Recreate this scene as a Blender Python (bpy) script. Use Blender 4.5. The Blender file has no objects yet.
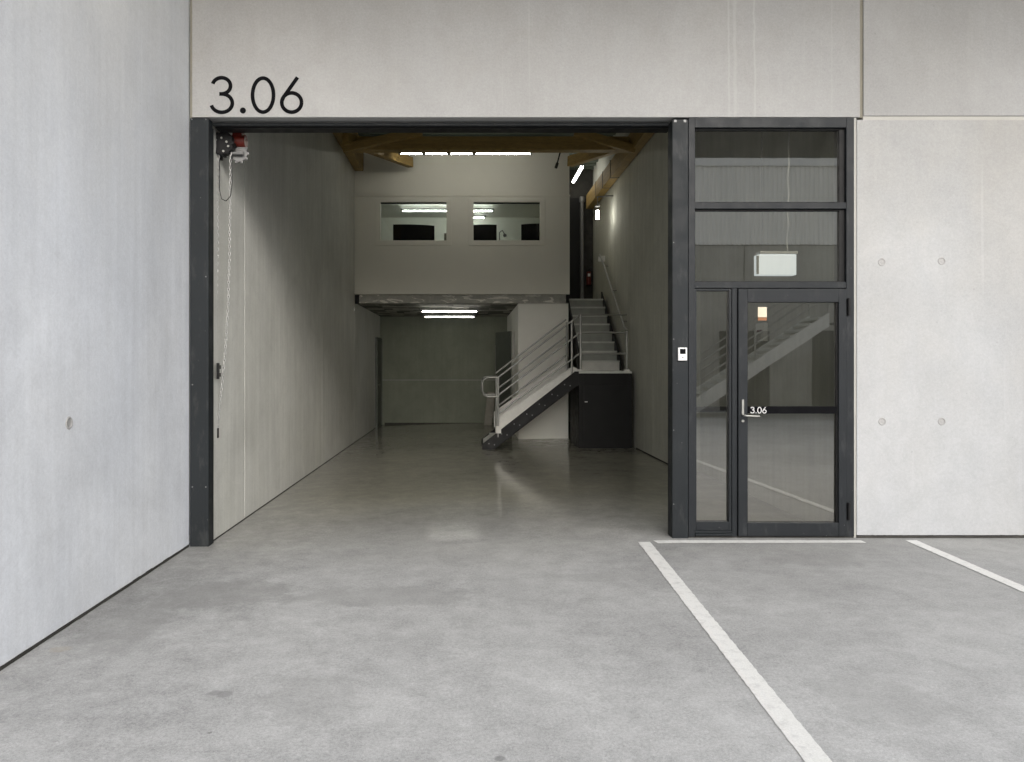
import bpy, bmesh, math, random
from mathutils import Vector, Matrix
random.seed(7)
C = bpy.context.scene.collection
R = math.radians
PI = math.pi

# ---------------------------------------------------------------- measures
S = 0.0088            # metres per photo pixel on the facade plane (Y = 0)
D = 6.51              # camera distance from the facade
VX, VY = 468.0, 363.5 # vanishing point
EYE = 1.536
FL = D / S
def fx(px): return (px - VX) * S
def fz(py): return EYE - (py - VY) * S
def at(px, py, Y):
    r = (D + Y) / D
    return Vector(((px - VX) * S * r, Y, EYE - (py - VY) * S * r))
def floor_z(x):
    return -0.075 * max(0.0, min(1.0, (1.76 - x) / 4.07))

# ---------------------------------------------------------------- materials
def mat(name):
    m = bpy.data.materials.new(name); m.use_nodes = True
    nt = m.node_tree
    for n in list(nt.nodes): nt.nodes.remove(n)
    out = nt.nodes.new('ShaderNodeOutputMaterial')
    b = nt.nodes.new('ShaderNodeBsdfPrincipled')
    nt.links.new(b.outputs[0], out.inputs[0])
    return m, nt, b, out
def N(nt, t, **kw):
    n = nt.nodes.new(t)
    for k, v in kw.items():
        if k in n.inputs: n.inputs[k].default_value = v
        else: setattr(n, k, v)
    return n
def L(nt, a, b): nt.links.new(a, b)
def pos(nt, scale=(1, 1, 1), rot=(0, 0, 0), loc=(0, 0, 0)):
    g = nt.nodes.new('ShaderNodeNewGeometry')
    mp = nt.nodes.new('ShaderNodeMapping')
    mp.inputs['Scale'].default_value = scale
    mp.inputs['Rotation'].default_value = rot
    mp.inputs['Location'].default_value = (loc[0] + 13.137, loc[1] + 7.731, loc[2] + 5.293)   # keep clear of the noise lattice planes
    L(nt, g.outputs['Position'], mp.inputs['Vector'])
    return mp.outputs['Vector']
def raw(nt): return nt.nodes.new('ShaderNodeNewGeometry').outputs['Position']
def noise(nt, vec, scale, detail=4, rough=.55, dist=0):
    n = N(nt, 'ShaderNodeTexNoise')
    n.inputs['Scale'].default_value = scale; n.inputs['Detail'].default_value = detail
    n.inputs['Roughness'].default_value = rough; n.inputs['Distortion'].default_value = dist
    L(nt, vec, n.inputs['Vector']); return n.outputs['Fac']
def maprange(nt, v, a, b, c, d):
    n = N(nt, 'ShaderNodeMapRange'); n.inputs[1].default_value = a; n.inputs[2].default_value = b
    n.inputs[3].default_value = c; n.inputs[4].default_value = d
    L(nt, v, n.inputs[0]); return n.outputs[0]
def math_(nt, op, a, b=None):
    n = N(nt, 'ShaderNodeMath', operation=op)
    for i, v in enumerate((a, b)):
        if v is None: continue
        if isinstance(v, (int, float)): n.inputs[i].default_value = v
        else: L(nt, v, n.inputs[i])
    return n.outputs[0]
def ramp(nt, v, stops):
    n = N(nt, 'ShaderNodeValToRGB')
    el = n.color_ramp.elements
    el[0].position, el[0].color = stops[0][0], (*stops[0][1], 1)
    el[1].position, el[1].color = stops[-1][0], (*stops[-1][1], 1)
    for p, c in stops[1:-1]:
        e = el.new(p); e.color = (*c, 1)
    L(nt, v, n.inputs[0]); return n.outputs[0]
def mixc(nt, f, a, b, mode='MIX'):
    n = N(nt, 'ShaderNodeMix', data_type='RGBA', blend_type=mode)
    if isinstance(f, (int, float)): n.inputs[0].default_value = f
    else: L(nt, f, n.inputs[0])
    for i, v in ((6, a), (7, b)):
        if isinstance(v, tuple): n.inputs[i].default_value = (*v, 1)
        else: L(nt, v, n.inputs[i])
    return n.outputs[2]
def bump(nt, b, h, strength=.2, dist=.01):
    n = N(nt, 'ShaderNodeBump'); n.inputs['Strength'].default_value = strength
    n.inputs['Distance'].default_value = dist
    L(nt, h, n.inputs['Height']); L(nt, n.outputs[0], b.inputs['Normal'])
def scl(c, k): return tuple(x * k for x in c)

def concrete(name, base, contrast=.16, streak=.1, pores=.5, rough=.8, spec=.3, stains=.0, board=0.0, warm=None, top_shade_stain=None, drips=None):
    m, nt, b, _ = mat(name)
    p = pos(nt)
    big = noise(nt, p, .55, 5, .6, .6)
    mid = noise(nt, pos(nt, (1, 1, .75), loc=(3, 7, 1)), 3.2, 7, .66, .5)
    pst = pos(nt, (7, 7, .35))
    st = noise(nt, pst, 1.7, 6, .65)
    fine = noise(nt, p, 55, 6, .7)
    grit = noise(nt, p, 240, 3, .7)
    f = math_(nt, 'MULTIPLY_ADD', big, 1.0); nt.nodes[-1].inputs[2].default_value = 0
    v = math_(nt, 'ADD', maprange(nt, big, .3, .7, -contrast, contrast),
              math_(nt, 'ADD', maprange(nt, mid, .3, .7, -contrast * .55, contrast * .55),
                    math_(nt, 'ADD', maprange(nt, st, .3, .7, -streak, streak),
                          math_(nt, 'ADD', maprange(nt, fine, .3, .7, -.07, .07), maprange(nt, grit, .3, .7, -.08, .08)))))
    v = math_(nt, 'ADD', v, 1.0)
    vor = N(nt, 'ShaderNodeTexVoronoi'); vor.inputs['Scale'].default_value = 17
    L(nt, p, vor.inputs['Vector'])
    pore = maprange(nt, vor.outputs['Distance'], .03, .075, 1, 0)
    sel = maprange(nt, noise(nt, p, 4, 2), .52, .6, 0, pores)
    pore = math_(nt, 'MULTIPLY', pore, sel)
    col = mixc(nt, 1.0, base, (1, 1, 1), 'MULTIPLY')
    if warm:
        col = mixc(nt, maprange(nt, noise(nt, pos(nt, (1, 1, .5), loc=(9, 2, 4)), .8, 5), .35, .65, 0, 1), base, warm)
    hsv = N(nt, 'ShaderNodeHueSaturation'); L(nt, col, hsv.inputs['Color']); L(nt, v, hsv.inputs['Value'])
    c2 = mixc(nt, math_(nt, 'MULTIPLY', pore, .55), hsv.outputs[0], scl(base, .35))
    bh = N(nt, 'ShaderNodeTexVoronoi'); bh.inputs['Scale'].default_value = 5.5; L(nt, p, bh.inputs['Vector'])
    hole = math_(nt, 'MULTIPLY', maprange(nt, bh.outputs['Distance'], .035, .06, 1, 0), maprange(nt, noise(nt, p, 1.3, 3), .5, .58, 0, .45 * pores))
    c2 = mixc(nt, hole, c2, scl(base, .45))
    c2 = mixc(nt, maprange(nt, noise(nt, pos(nt, loc=(2, 8, 5)), 15, 6, .75), .45, .75, 0, .22), c2, scl(base, .82))
    # pale scratches and drips
    scr = noise(nt, pos(nt, (14, 14, .22), loc=(1, 5, 2)), 1.0, 3, .5)
    dr = maprange(nt, scr, .68, .72, 0, .16)
    c3 = mixc(nt, dr, c2, scl(base, 1.35))
    if top_shade_stain:
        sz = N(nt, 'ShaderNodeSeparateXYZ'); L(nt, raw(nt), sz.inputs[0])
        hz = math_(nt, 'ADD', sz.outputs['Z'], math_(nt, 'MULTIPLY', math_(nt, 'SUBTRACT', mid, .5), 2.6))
        c3 = mixc(nt, maprange(nt, hz, top_shade_stain[0], top_shade_stain[1], 0, top_shade_stain[2]), c3, top_shade_stain[3], 'MULTIPLY')  # darkens wall tops: overhang shade painted in along with brown staining
    if drips:
        sx = N(nt, 'ShaderNodeSeparateXYZ'); L(nt, raw(nt), sx.inputs[0])
        wx = math_(nt, 'ADD', sx.outputs['X'], math_(nt, 'MULTIPLY', math_(nt, 'SUBTRACT', noise(nt, pos(nt, (1, 1, 2)), 1.5, 3), .5), .06))
        for x_, w_, a_ in drips:
            dd = math_(nt, 'ABSOLUTE', math_(nt, 'SUBTRACT', wx, x_))
            c3 = mixc(nt, maprange(nt, dd, w_ * .3, w_, a_, 0), c3, scl(base, 1.3))
    if stains:
        sn = noise(nt, pos(nt, (1, 1, 1), loc=(4, 4, 9)), 1.3, 6, .7, 1.0)
        c3 = mixc(nt, maprange(nt, sn, .56, .72, 0, stains), c3, scl(base, .62))
    L(nt, c3, b.inputs['Base Color'])
    b.inputs['Roughness'].default_value = rough
    b.inputs['Specular IOR Level'].default_value = spec
    h = math_(nt, 'ADD', math_(nt, 'MULTIPLY', fine, .35), math_(nt, 'ADD', math_(nt, 'MULTIPLY', mid, .9), math_(nt, 'MULTIPLY', pore, -1.2)))
    h = math_(nt, 'ADD', h, math_(nt, 'MULTIPLY', st, .5 + board))
    bump(nt, b, h, .28, .006)
    return m

def gxy(px, py):
    r_ = (FL * EYE / (py - VY)) / D
    return ((px - VX) * S * r_, D * (r_ - 1))
STAINS = [(*gxy(215, 681.5), .035, .030, (.22, .22, .22), .6), (*gxy(225, 683), .040, .035, (.22, .22, .22), .6), (*gxy(500, 751), .022, .02, (.12, .12, .12), .5),
          (*gxy(60, 636), .07, .05, (.36, .32, .26), .4), (*gxy(225, 585), .5, .35, (.22, .22, .215), .42), (*gxy(380, 590), .7, .22, (.24, .24, .235), .36),
          (*gxy(310, 690), .25, .3, (.28, .28, .275), .25), (*gxy(820, 560), .5, .18, (.24, .24, .235), .3), (*gxy(880, 700), .3, .3, (.30, .30, .295), .25), (*gxy(600, 575), .5, .12, (.27, .27, .265), .25), (*gxy(130, 615), .22, .5, (.26, .26, .255), .35)]
def floor_mat(name):
    m, nt, b, _ = mat(name)
    p = pos(nt)
    big = noise(nt, pos(nt, (.8, 1, 1)), .55, 9, .72, .15)
    mid = noise(nt, pos(nt, (1, 1, 1), loc=(3, 1, 0)), 4.6, 10, .80, .2)
    curl = noise(nt, pos(nt, loc=(5, 9, 0)), 26, 6, .7, 2.2)
    fine = noise(nt, p, 75, 5, .75)
    grit = noise(nt, p, 260, 3, .7)
    v = math_(nt, 'ADD', maprange(nt, big, .3, .7, -.26, .19),
        math_(nt, 'ADD', maprange(nt, mid, .3, .7, -.21, .18),
        math_(nt, 'ADD', maprange(nt, curl, .3, .7, -.07, .07),
        math_(nt, 'ADD', maprange(nt, fine, .3, .7, -.20, .20), maprange(nt, grit, .3, .7, -.22, .22)))))
    v = math_(nt, 'ADD', v, 1.0)
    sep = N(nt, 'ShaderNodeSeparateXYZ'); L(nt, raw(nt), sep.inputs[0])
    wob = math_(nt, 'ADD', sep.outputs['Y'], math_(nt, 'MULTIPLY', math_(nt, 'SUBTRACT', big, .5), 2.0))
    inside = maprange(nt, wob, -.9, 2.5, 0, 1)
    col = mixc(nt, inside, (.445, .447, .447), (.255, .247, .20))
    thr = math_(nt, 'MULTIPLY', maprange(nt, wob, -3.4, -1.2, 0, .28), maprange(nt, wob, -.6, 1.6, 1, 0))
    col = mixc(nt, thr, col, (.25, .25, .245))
    # darker zone along the left wall and the threshold
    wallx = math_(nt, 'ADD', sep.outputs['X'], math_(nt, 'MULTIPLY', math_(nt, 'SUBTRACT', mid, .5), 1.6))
    wall_dark = math_(nt, 'MULTIPLY', maprange(nt, wallx, -2.45, -1.3, .55, 0), maprange(nt, sep.outputs['Y'], -4.2, -1.2, 0.1, 1))
    col = mixc(nt, wall_dark, col, (.17, .17, .165))
    hsv = N(nt, 'ShaderNodeHueSaturation'); L(nt, col, hsv.inputs['Color']); L(nt, v, hsv.inputs['Value'])
    sp = N(nt, 'ShaderNodeTexVoronoi'); sp.inputs['Scale'].default_value = 5.5; L(nt, p, sp.inputs['Vector'])
    spot = math_(nt, 'MULTIPLY', maprange(nt, sp.outputs['Distance'], .04, .07, 1, 0), maprange(nt, noise(nt, p, 2.3, 2), .56, .62, 0, .6))
    c2 = mixc(nt, spot, hsv.outputs[0], (.11, .11, .105))
    # a few distinct stains
    for (sx, sy, rx, ry, colr, amt) in STAINS:
        dx = math_(nt, 'MULTIPLY', math_(nt, 'SUBTRACT', sep.outputs['X'], sx), 1 / rx)
        dy = math_(nt, 'MULTIPLY', math_(nt, 'SUBTRACT', sep.outputs['Y'], sy), 1 / ry)
        rr = math_(nt, 'SQRT', math_(nt, 'ADD', math_(nt, 'MULTIPLY', dx, dx), math_(nt, 'MULTIPLY', dy, dy)))
        rr = math_(nt, 'ADD', rr, math_(nt, 'MULTIPLY', math_(nt, 'SUBTRACT', mid, .5), 1.6))
        c2 = mixc(nt, maprange(nt, rr, .75, 1.1, amt, 0), c2, colr)
    L(nt, c2, b.inputs['Base Color'])
    # open slab outside is matt; the hall floor carries a polished sealer coat that fades in past the threshold
    L(nt, maprange(nt, mid, .3, .7, .55, .75), b.inputs['Roughness'])
    b.inputs['Specular IOR Level'].default_value = .35
    L(nt, math_(nt, 'MULTIPLY', maprange(nt, wob, -.25, .9, 0, 1), maprange(nt, mid, .3, .7, 1.0, .75)), b.inputs['Coat Weight'])
    L(nt, maprange(nt, mid, .3, .7, .06, .14), b.inputs['Coat Roughness'])
    b.inputs['Coat IOR'].default_value = 1.5
    h = math_(nt, 'ADD', math_(nt, 'MULTIPLY', curl, .6), math_(nt, 'ADD', math_(nt, 'MULTIPLY', fine, .25), mid))
    bump(nt, b, h, .10, .003)
    return m

def paint(name, col, rough=.4, metal=0, var=.08, sc=6, spec=.5, bmp=.04, dust=None):
    m, nt, b, _ = mat(name)
    p = pos(nt)
    v = math_(nt, 'ADD', maprange(nt, noise(nt, p, sc, 6, .65), .3, .7, 1 - var, 1 + var), maprange(nt, noise(nt, p, 150, 3, .7), .3, .7, -var * .5, var * .5))
    hsv = N(nt, 'ShaderNodeHueSaturation'); hsv.inputs['Color'].default_value = (*col, 1); L(nt, v, hsv.inputs['Value'])
    c = hsv.outputs[0]
    if dust:
        vo = N(nt, 'ShaderNodeTexVoronoi'); vo.inputs['Scale'].default_value = 22; L(nt, p, vo.inputs['Vector'])
        sp = math_(nt, 'MULTIPLY', maprange(nt, vo.outputs['Distance'], .05, .09, 1, 0), maprange(nt, noise(nt, p, 9, 2), .58, .62, 0, .5))
        c = mixc(nt, sp, c, dust)
        sm = maprange(nt, noise(nt, pos(nt, (1, 1, .3)), 12, 6, .7), .55, .8, 0, .12)
        c = mixc(nt, sm, c, dust)
    L(nt, c, b.inputs['Base Color'])
    L(nt, maprange(nt, noise(nt, p, sc * 2, 5), .3, .7, rough * .8, min(1, rough * 1.25)), b.inputs['Roughness'])
    b.inputs['Metallic'].default_value = metal
    b.inputs['Specular IOR Level'].default_value = spec
    bump(nt, b, noise(nt, p, 90, 4), bmp, .002)
    return m
def timber(name, col):
    m, nt, b, _ = mat(name)
    v = noise(nt, pos(nt, (4, 4, 14)), 2.0, 6, .65, .8)
    g = noise(nt, pos(nt, (1.5, 1.5, 26)), 1.0, 3, .5)
    c = ramp(nt, math_(nt, 'ADD', math_(nt, 'MULTIPLY', v, .6), math_(nt, 'MULTIPLY', g, .4)), [(.3, scl(col, .6)), (.55, col), (.75, scl(col, 1.3))])
    L(nt, c, b.inputs['Base Color']); b.inputs['Roughness'].default_value = .6
    bump(nt, b, v, .15, .004)
    return m
def emit(name, col, s):
    m, nt, b, out = mat(name)
    b.inputs['Base Color'].default_value = (.8, .8, .8, 1)
    b.inputs['Emission Color'].default_value = (*col, 1); b.inputs['Emission Strength'].default_value = s
    return m
def glass(name, refl, tint):
    m, nt, b, out = mat(name)
    nt.nodes.remove(b)
    t = N(nt, 'ShaderNodeBsdfTransparent'); t.inputs[0].default_value = (*tint, 1)
    g = N(nt, 'ShaderNodeBsdfGlossy'); g.inputs['Roughness'].default_value = .012; g.inputs[0].default_value = (.97, .95, .90, 1)
    lw = N(nt, 'ShaderNodeLayerWeight'); lw.inputs[0].default_value = .12
    f = maprange(nt, lw.outputs['Fresnel'], 0.02, 1, refl, 1)
    bn = N(nt, 'ShaderNodeBump'); bn.inputs['Strength'].default_value = .012; bn.inputs['Distance'].default_value = .02
    L(nt, noise(nt, pos(nt), 1.6, 2), bn.inputs['Height']); L(nt, bn.outputs[0], g.inputs['Normal'])
    mx = N(nt, 'ShaderNodeMixShader'); L(nt, f, mx.inputs[0]); L(nt, t.outputs[0], mx.inputs[1]); L(nt, g.outputs[0], mx.inputs[2])
    # a trace of dust on the pane
    dd = N(nt, 'ShaderNodeBsdfDiffuse'); dd.inputs[0].default_value = (.6, .6, .58, 1)
    mx2 = N(nt, 'ShaderNodeMixShader'); L(nt, maprange(nt, noise(nt, pos(nt, (1, 1, .6)), 5, 7, .7), .4, .75, .003, .022), mx2.inputs[0])
    L(nt, mx.outputs[0], mx2.inputs[1]); L(nt, dd.outputs[0], mx2.inputs[2])
    L(nt, mx2.outputs[0], out.inputs[0])
    return m

M = {}
M['facade'] = concrete('facade_concrete', (.345, .343, .338), .10, .02, .7, warm=(.362, .361, .358), top_shade_stain=(3.9, 4.9, .9, (.82, .81, .79)), drips=[(2.29, .012, .3), (2.345, .02, .3), (2.52, .012, .35), (3.2, .01, .15)])
M['right'] = concrete('panel_concrete', (.428, .438, .452), .11, .016, .9, stains=.10, warm=(.412, .413, .413), top_shade_stain=(1.2, 4.2, .9, (.86, .83, .775)))
M['left'] = concrete('side_wall_concrete', (.655, .685, .74), .12, .045, .5, warm=(.69, .71, .745), top_shade_stain=(2.2, 5.2, .9, (.80, .78, .73)))
M['inner'] = concrete('inner_wall_concrete', (.54, .54, .50), .11, .08, .5, stains=.2, board=.6, warm=(.57, .57, .54))
M['inner_r'] = concrete('inner_right_concrete', (.50, .50, .445), .11, .09, .5, stains=.15, board=.6)
M['back'] = concrete('back_wall_concrete', (.235, .25, .20), .12, .06, .5, stains=.25)
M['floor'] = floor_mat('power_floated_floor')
M['frame'] = paint('anthracite_coating', (.014, .0165, .0195), .5, 0, .10, 4, .28, .03, dust=(.25, .25, .25))
M['post'] = paint('dark_post_paint', (.014, .017, .0195), .55, 0, .14, 3, .25, .05, dust=(.30, .30, .29))
M['black'] = paint('black_steel', (.010, .010, .0105), .5, 0, .2, 5, .22)
M['gap'] = paint('dark_gap_filler', (.055, .053, .049), .9, 0, .3, 8, .1)
M['seal'] = paint('joint_sealant', (.21, .195, .155), .7, 0, .12, 3)
M['seal_pale'] = paint('pale_joint_sealant', (.42, .41, .38), .7, 0, .1, 3)
M['seal_dark'] = paint('dark_joint_sealant', (.12, .115, .095), .8, 0, .1, 3)
M['office'] = paint('office_wall_paint', (.74, .72, .64), .6, 0, .03, 1.2, .3, .05)
M['partition'] = paint('partition_paint', (.84, .83, .77), .6, 0, .04, 1.4, .3, .05)
M['steel'] = paint('galvanised_steel', (.36, .36, .34), .40, .7, .08, 12)
M['chain'] = paint('zinc_chain', (.52, .52, .51), .4, .5, .1, 30)
M['tread'] = paint('galvanised_tread', (.60, .61, .57), .5, .2, .14, 6)
M['white'] = paint('white_plastic', (.78, .78, .77), .35, 0, .03, 8)
M['riser'] = paint('galvanised_riser', (.33, .34, .31), .5, .2, .14, 6)
M['skirt'] = paint('white_stair_plate', (.72, .71, .67), .5, 0, .10, 6)
M['red'] = paint('red_enamel', (.13, .014, .007), .35, 0, .08, 10)
M['grey'] = paint('grey_casting', (.20, .20, .20), .45, .3, .1, 12)
def line_mat():
    m, nt, b, _ = mat('worn_line_paint')
    a = noise(nt, pos(nt), 14, 9, .78); g = noise(nt, pos(nt), 120, 4, .7)
    wear = maprange(nt, a, .50, .72, 0, .7)
    c = ramp(nt, g, [(.3, (.68, .68, .665)), (.7, (.84, .84, .82))])
    L(nt, mixc(nt, wear, c, (.46, .46, .45)), b.inputs['Base Color']); b.inputs['Roughness'].default_value = .7
    bump(nt, b, g, .2, .002); return m
M['line'] = line_mat()
M['timber'] = timber('glulam_timber', (.33, .22, .07))
M['deck'] = paint('roof_deck_sheet', (.13, .15, .12), .6, .1, .12, 3)
M['darkdoor'] = paint('dark_green_door_paint', (.085, .095, .08), .5, 0, .1, 3)
M['slabedge'] = None
M['number'] = paint('black_numeral', (.005, .005, .006), .85, 0, .05, 5, .08)
M['vinyl'] = paint('white_vinyl', (.62, .62, .62), .5, 0, .02, 5)
M['glass'] = glass('entrance_glass', .30, (.56, .56, .50))
M['office_glass'] = glass('office_glass', .06, (.9, .92, .9))
M['tube'] = emit('lit_tube', (1, .98, .88), 60)
M['tube_stair'] = emit('lit_stair_tube', (1, .98, .9), 12)
M['tube_low'] = emit('lit_tube_warm', (1, .98, .88), 34)
M['tube_lamp'] = emit('lit_lamp', (1, .98, .88), 48)
M['box_glow'] = emit('added_glow_box', (.82, .90, 1), 1.2)  # glow added so the white body shows bright through tinted glass
M['tube_office'] = emit('lit_office_tube', (.93, 1, .90), 42)
M['screen'] = paint('black_screen', (.004, .004, .005), .15, 0, .05, 5)
M['board'] = paint('raw_board', (.30, .28, .24), .8, 0, .15, 9)
M['desk'] = paint('desk_laminate', (.5, .46, .38), .5)
M['opp'] = concrete('opposite_concrete', (.40, .39, .36), .12, .12, .5)
M['orange'] = paint('orange_print', (.25, .11, .05), .7)
M['notice'] = paint('notice_paper', (.62, .56, .43), .7, 0, .05, 20)

def slab_mat():
    m, nt, b, _ = mat('peeling_slab')
    f = noise(nt, pos(nt, (1.1, 1, 4.5)), 1.9, 6, .6, 1.2)
    patch = maprange(nt, f, .565, .59, 0, 1)
    g = noise(nt, pos(nt), 9, 6, .7)
    dark = ramp(nt, g, [(.3, (.30, .295, .27)), (.7, (.50, .49, .44))])
    c = mixc(nt, patch, dark, (.80, .78, .72))
    L(nt, c, b.inputs['Base Color']); b.inputs['Roughness'].default_value = .85
    bump(nt, b, g, .3, .01); return m
def soffit_mat():
    m, nt, b, _ = mat('blotchy_soffit')
    vo = N(nt, 'ShaderNodeTexVoronoi', distance='CHEBYCHEV'); vo.inputs['Scale'].default_value = 3.2; vo.inputs['Randomness'].default_value = .55
    L(nt, pos(nt, (1, .8, 0)), vo.inputs['Vector'])
    sp_ = N(nt, 'ShaderNodeSeparateColor'); L(nt, vo.outputs['Color'], sp_.inputs[0])
    f = noise(nt, pos(nt), 3.2, 6, .7)
    c = ramp(nt, math_(nt, 'ADD', math_(nt, 'MULTIPLY', f, .5), math_(nt, 'MULTIPLY', sp_.outputs[0], .5)),
             [(.3, (.06, .06, .05)), (.45, (.10, .098, .085)), (.55, (.20, .195, .165)), (.75, (.38, .37, .33))])
    L(nt, c, b.inputs['Base Color']); b.inputs['Roughness'].default_value = .9
    return m
M['slabedge'] = slab_mat(); M['soffit'] = soffit_mat()
def corrugated_mat():
    m, nt, b, _ = mat('corrugated_cladding')
    g = noise(nt, pos(nt, (6, 6, .3)), 1.2, 5, .6)
    c = ramp(nt, g, [(.3, (.82, .81, .78)), (.7, (.92, .91, .88))])
    L(nt, c, b.inputs['Base Color']); b.inputs['Roughness'].default_value = .55
    return m
M['corr'] = corrugated_mat()

# ---------------------------------------------------------------- mesh helpers
class MB:
    def __init__(s): s.v = []; s.f = []; s.sm = []
    def add(s, vs, fs, smooth=False):
        o = len(s.v); s.v += [tuple(v) for v in vs]
        for f in fs: s.f.append([i + o for i in f]); s.sm.append(smooth)
    def box(s, x0, x1, y0, y1, z0, z1):
        vs = [(x, y, z) for x in (x0, x1) for y in (y0, y1) for z in (z0, z1)]
        s.add(vs, [(0, 1, 3, 2), (4, 6, 7, 5), (0, 4, 5, 1), (2, 3, 7, 6), (0, 2, 6, 4), (1, 5, 7, 3)]); return s
    def prism(s, poly, y0, y1):          # poly in (x, z), extruded in y
        n = len(poly)
        vs = [(x, y0, z) for x, z in poly] + [(x, y1, z) for x, z in poly]
        fs = [list(range(n)), list(range(2 * n - 1, n - 1, -1))] + [(i, i + n, (i + 1) % n + n, (i + 1) % n) for i in range(n)]
        s.add(vs, fs); return s
    def prism_x(s, poly, x0, x1):        # poly in (y, z), extruded in x
        n = len(poly)
        vs = [(x0, y, z) for y, z in poly] + [(x1, y, z) for y, z in poly]
        fs = [list(range(n)), list(range(2 * n - 1, n - 1, -1))] + [(i, i + n, (i + 1) % n + n, (i + 1) % n) for i in range(n)]
        s.add(vs, fs); return s
    def tube(s, pts, r, seg=10, closed=False, cap=True):
        pts = [Vector(p) for p in pts]; n = len(pts); rings = []
        for i, p in enumerate(pts):
            if closed: t = (pts[(i + 1) % n] - pts[i - 1])
            elif i == 0: t = pts[1] - pts[0]
            elif i == n - 1: t = pts[-1] - pts[-2]
            else: t = (pts[i + 1] - p).normalized() + (p - pts[i - 1]).normalized()
            t.normalize()
            a = Vector((0, 0, 1)) if abs(t.z) < .9 else Vector((0, 1, 0))
            u = t.cross(a).normalized(); w = t.cross(u).normalized()
            rings.append([p + u * r * math.cos(2 * PI * k / seg) + w * r * math.sin(2 * PI * k / seg) for k in range(seg)])
        o = []
        for rg in rings: o += rg
        fs = []
        m = n if closed else n - 1
        for i in range(m):
            j = (i + 1) % n
            for k in range(seg):
                fs.append((i * seg + k, i * seg + (k + 1) % seg, j * seg + (k + 1) % seg, j * seg + k))
        s.add(o, fs, True)
        if cap and not closed:
            s.add(rings[0], [list(range(seg))[::-1]]); s.add(rings[-1], [list(range(seg))])
        return s
    def beam(s, a, b, w, h):             # rectangular bar from a to b
        a = Vector(a); b = Vector(b); t = (b - a).normalized()
        up = Vector((0, 0, 1)) if abs(t.z) < .95 else Vector((0, 1, 0))
        u = t.cross(up).normalized() * w / 2; q = t.cross(u).normalized() * h / 2
        vs = [p + i * u + j * q for p in (a, b) for i, j in ((-1, -1), (1, -1), (1, 1), (-1, 1))]
        s.add(vs, [(0, 1, 2, 3), (7, 6, 5, 4), (0, 4, 5, 1), (1, 5, 6, 2), (2, 6, 7, 3), (3, 7, 4, 0)]); return s
    def cyl(s, c, axis, r, h, seg=20):
        c = Vector(c); ax = Vector(axis).normalized()
        s.tube([c - ax * h / 2, c + ax * h / 2], r, seg); return s
    def build(s, name, m, parent=None, bevel=0, smooth=None):
        me = bpy.data.meshes.new(name)
        off = parent_world(parent)
        me.from_pydata([(Vector(v) - off) for v in s.v], [], s.f)
        me.update()
        bm = bmesh.new(); bm.from_mesh(me)
        bmesh.ops.recalc_face_normals(bm, faces=bm.faces)
        bm.to_mesh(me); bm.free()
        for p, sm in zip(me.polygons, s.sm): p.use_smooth = sm
        me.materials.append(m)
        o = bpy.data.objects.new(name, me); C.objects.link(o)
        if parent: o.parent = parent
        if bevel:
            b = o.modifiers.new('bevel', 'BEVEL'); b.width = bevel; b.segments = 2; b.limit_method = 'ANGLE'; b.angle_limit = R(50)
        return o
def parent_world(p):
    v = Vector((0, 0, 0))
    while p: v += Vector(p.location); p = p.parent
    return v
def box(*a): return MB().box(*a)
def tag(o, label=None, cat=None, group=None, kind=None):
    if label: o['label'] = label
    if cat: o['category'] = cat
    if group: o['group'] = group
    if kind: o['kind'] = kind
    return o
def thing(name, loc, label, cat, group=None):
    o = bpy.data.objects.new(name, None); C.objects.link(o); o.location = loc
    o.empty_display_size = .1; o['kind'] = 'thing'
    return tag(o, label, cat, group)
def ragged(x0, x1, zb, zt, y0, y1, n, amp):   # strip with an uneven lower/upper edge
    mb = MB(); vs = []
    for i in range(n + 1):
        x = x0 + (x1 - x0) * i / n
        z = zt + random.uniform(-amp, amp)
        vs.append((x, z))
    for i in range(n):
        (xa, za), (xb, zb2) = vs[i], vs[i + 1]
        mb.prism([(xa, zb), (xb, zb), (xb, zb2), (xa, za)], y0, y1)
    return mb

# ---------------------------------------------------------------- ground and floor
XL = fx(189)          # face of the outer left wall
XIL = -263 * S        # face of the inner left wall
XR2 = 3.30            # right wall beside the entrance, set back a little
XIR = 3.036           # face of the inner right wall
YB = 13.0
YM = 8.57             # front of the office box
def sheet(xs, ys, name, m):
    me = bpy.data.meshes.new(name); vs = []; fs = []
    for y in ys:
        for x in xs: vs.append((x, y, floor_z(x)))
    nx = len(xs)
    for j in range(len(ys) - 1):
        for i in range(nx - 1): fs.append((j * nx + i, j * nx + i + 1, (j + 1) * nx + i + 1, (j + 1) * nx + i))
    me.from_pydata(vs, [], fs); me.materials.append(m)
    o = bpy.data.objects.new(name, me); C.objects.link(o); return o
xs = [-300, -2.31, 1.76, 300]
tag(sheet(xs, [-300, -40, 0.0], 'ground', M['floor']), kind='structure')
tag(sheet(xs, [0.0, 14, 300], 'floor', M['floor']), kind='structure')

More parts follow.
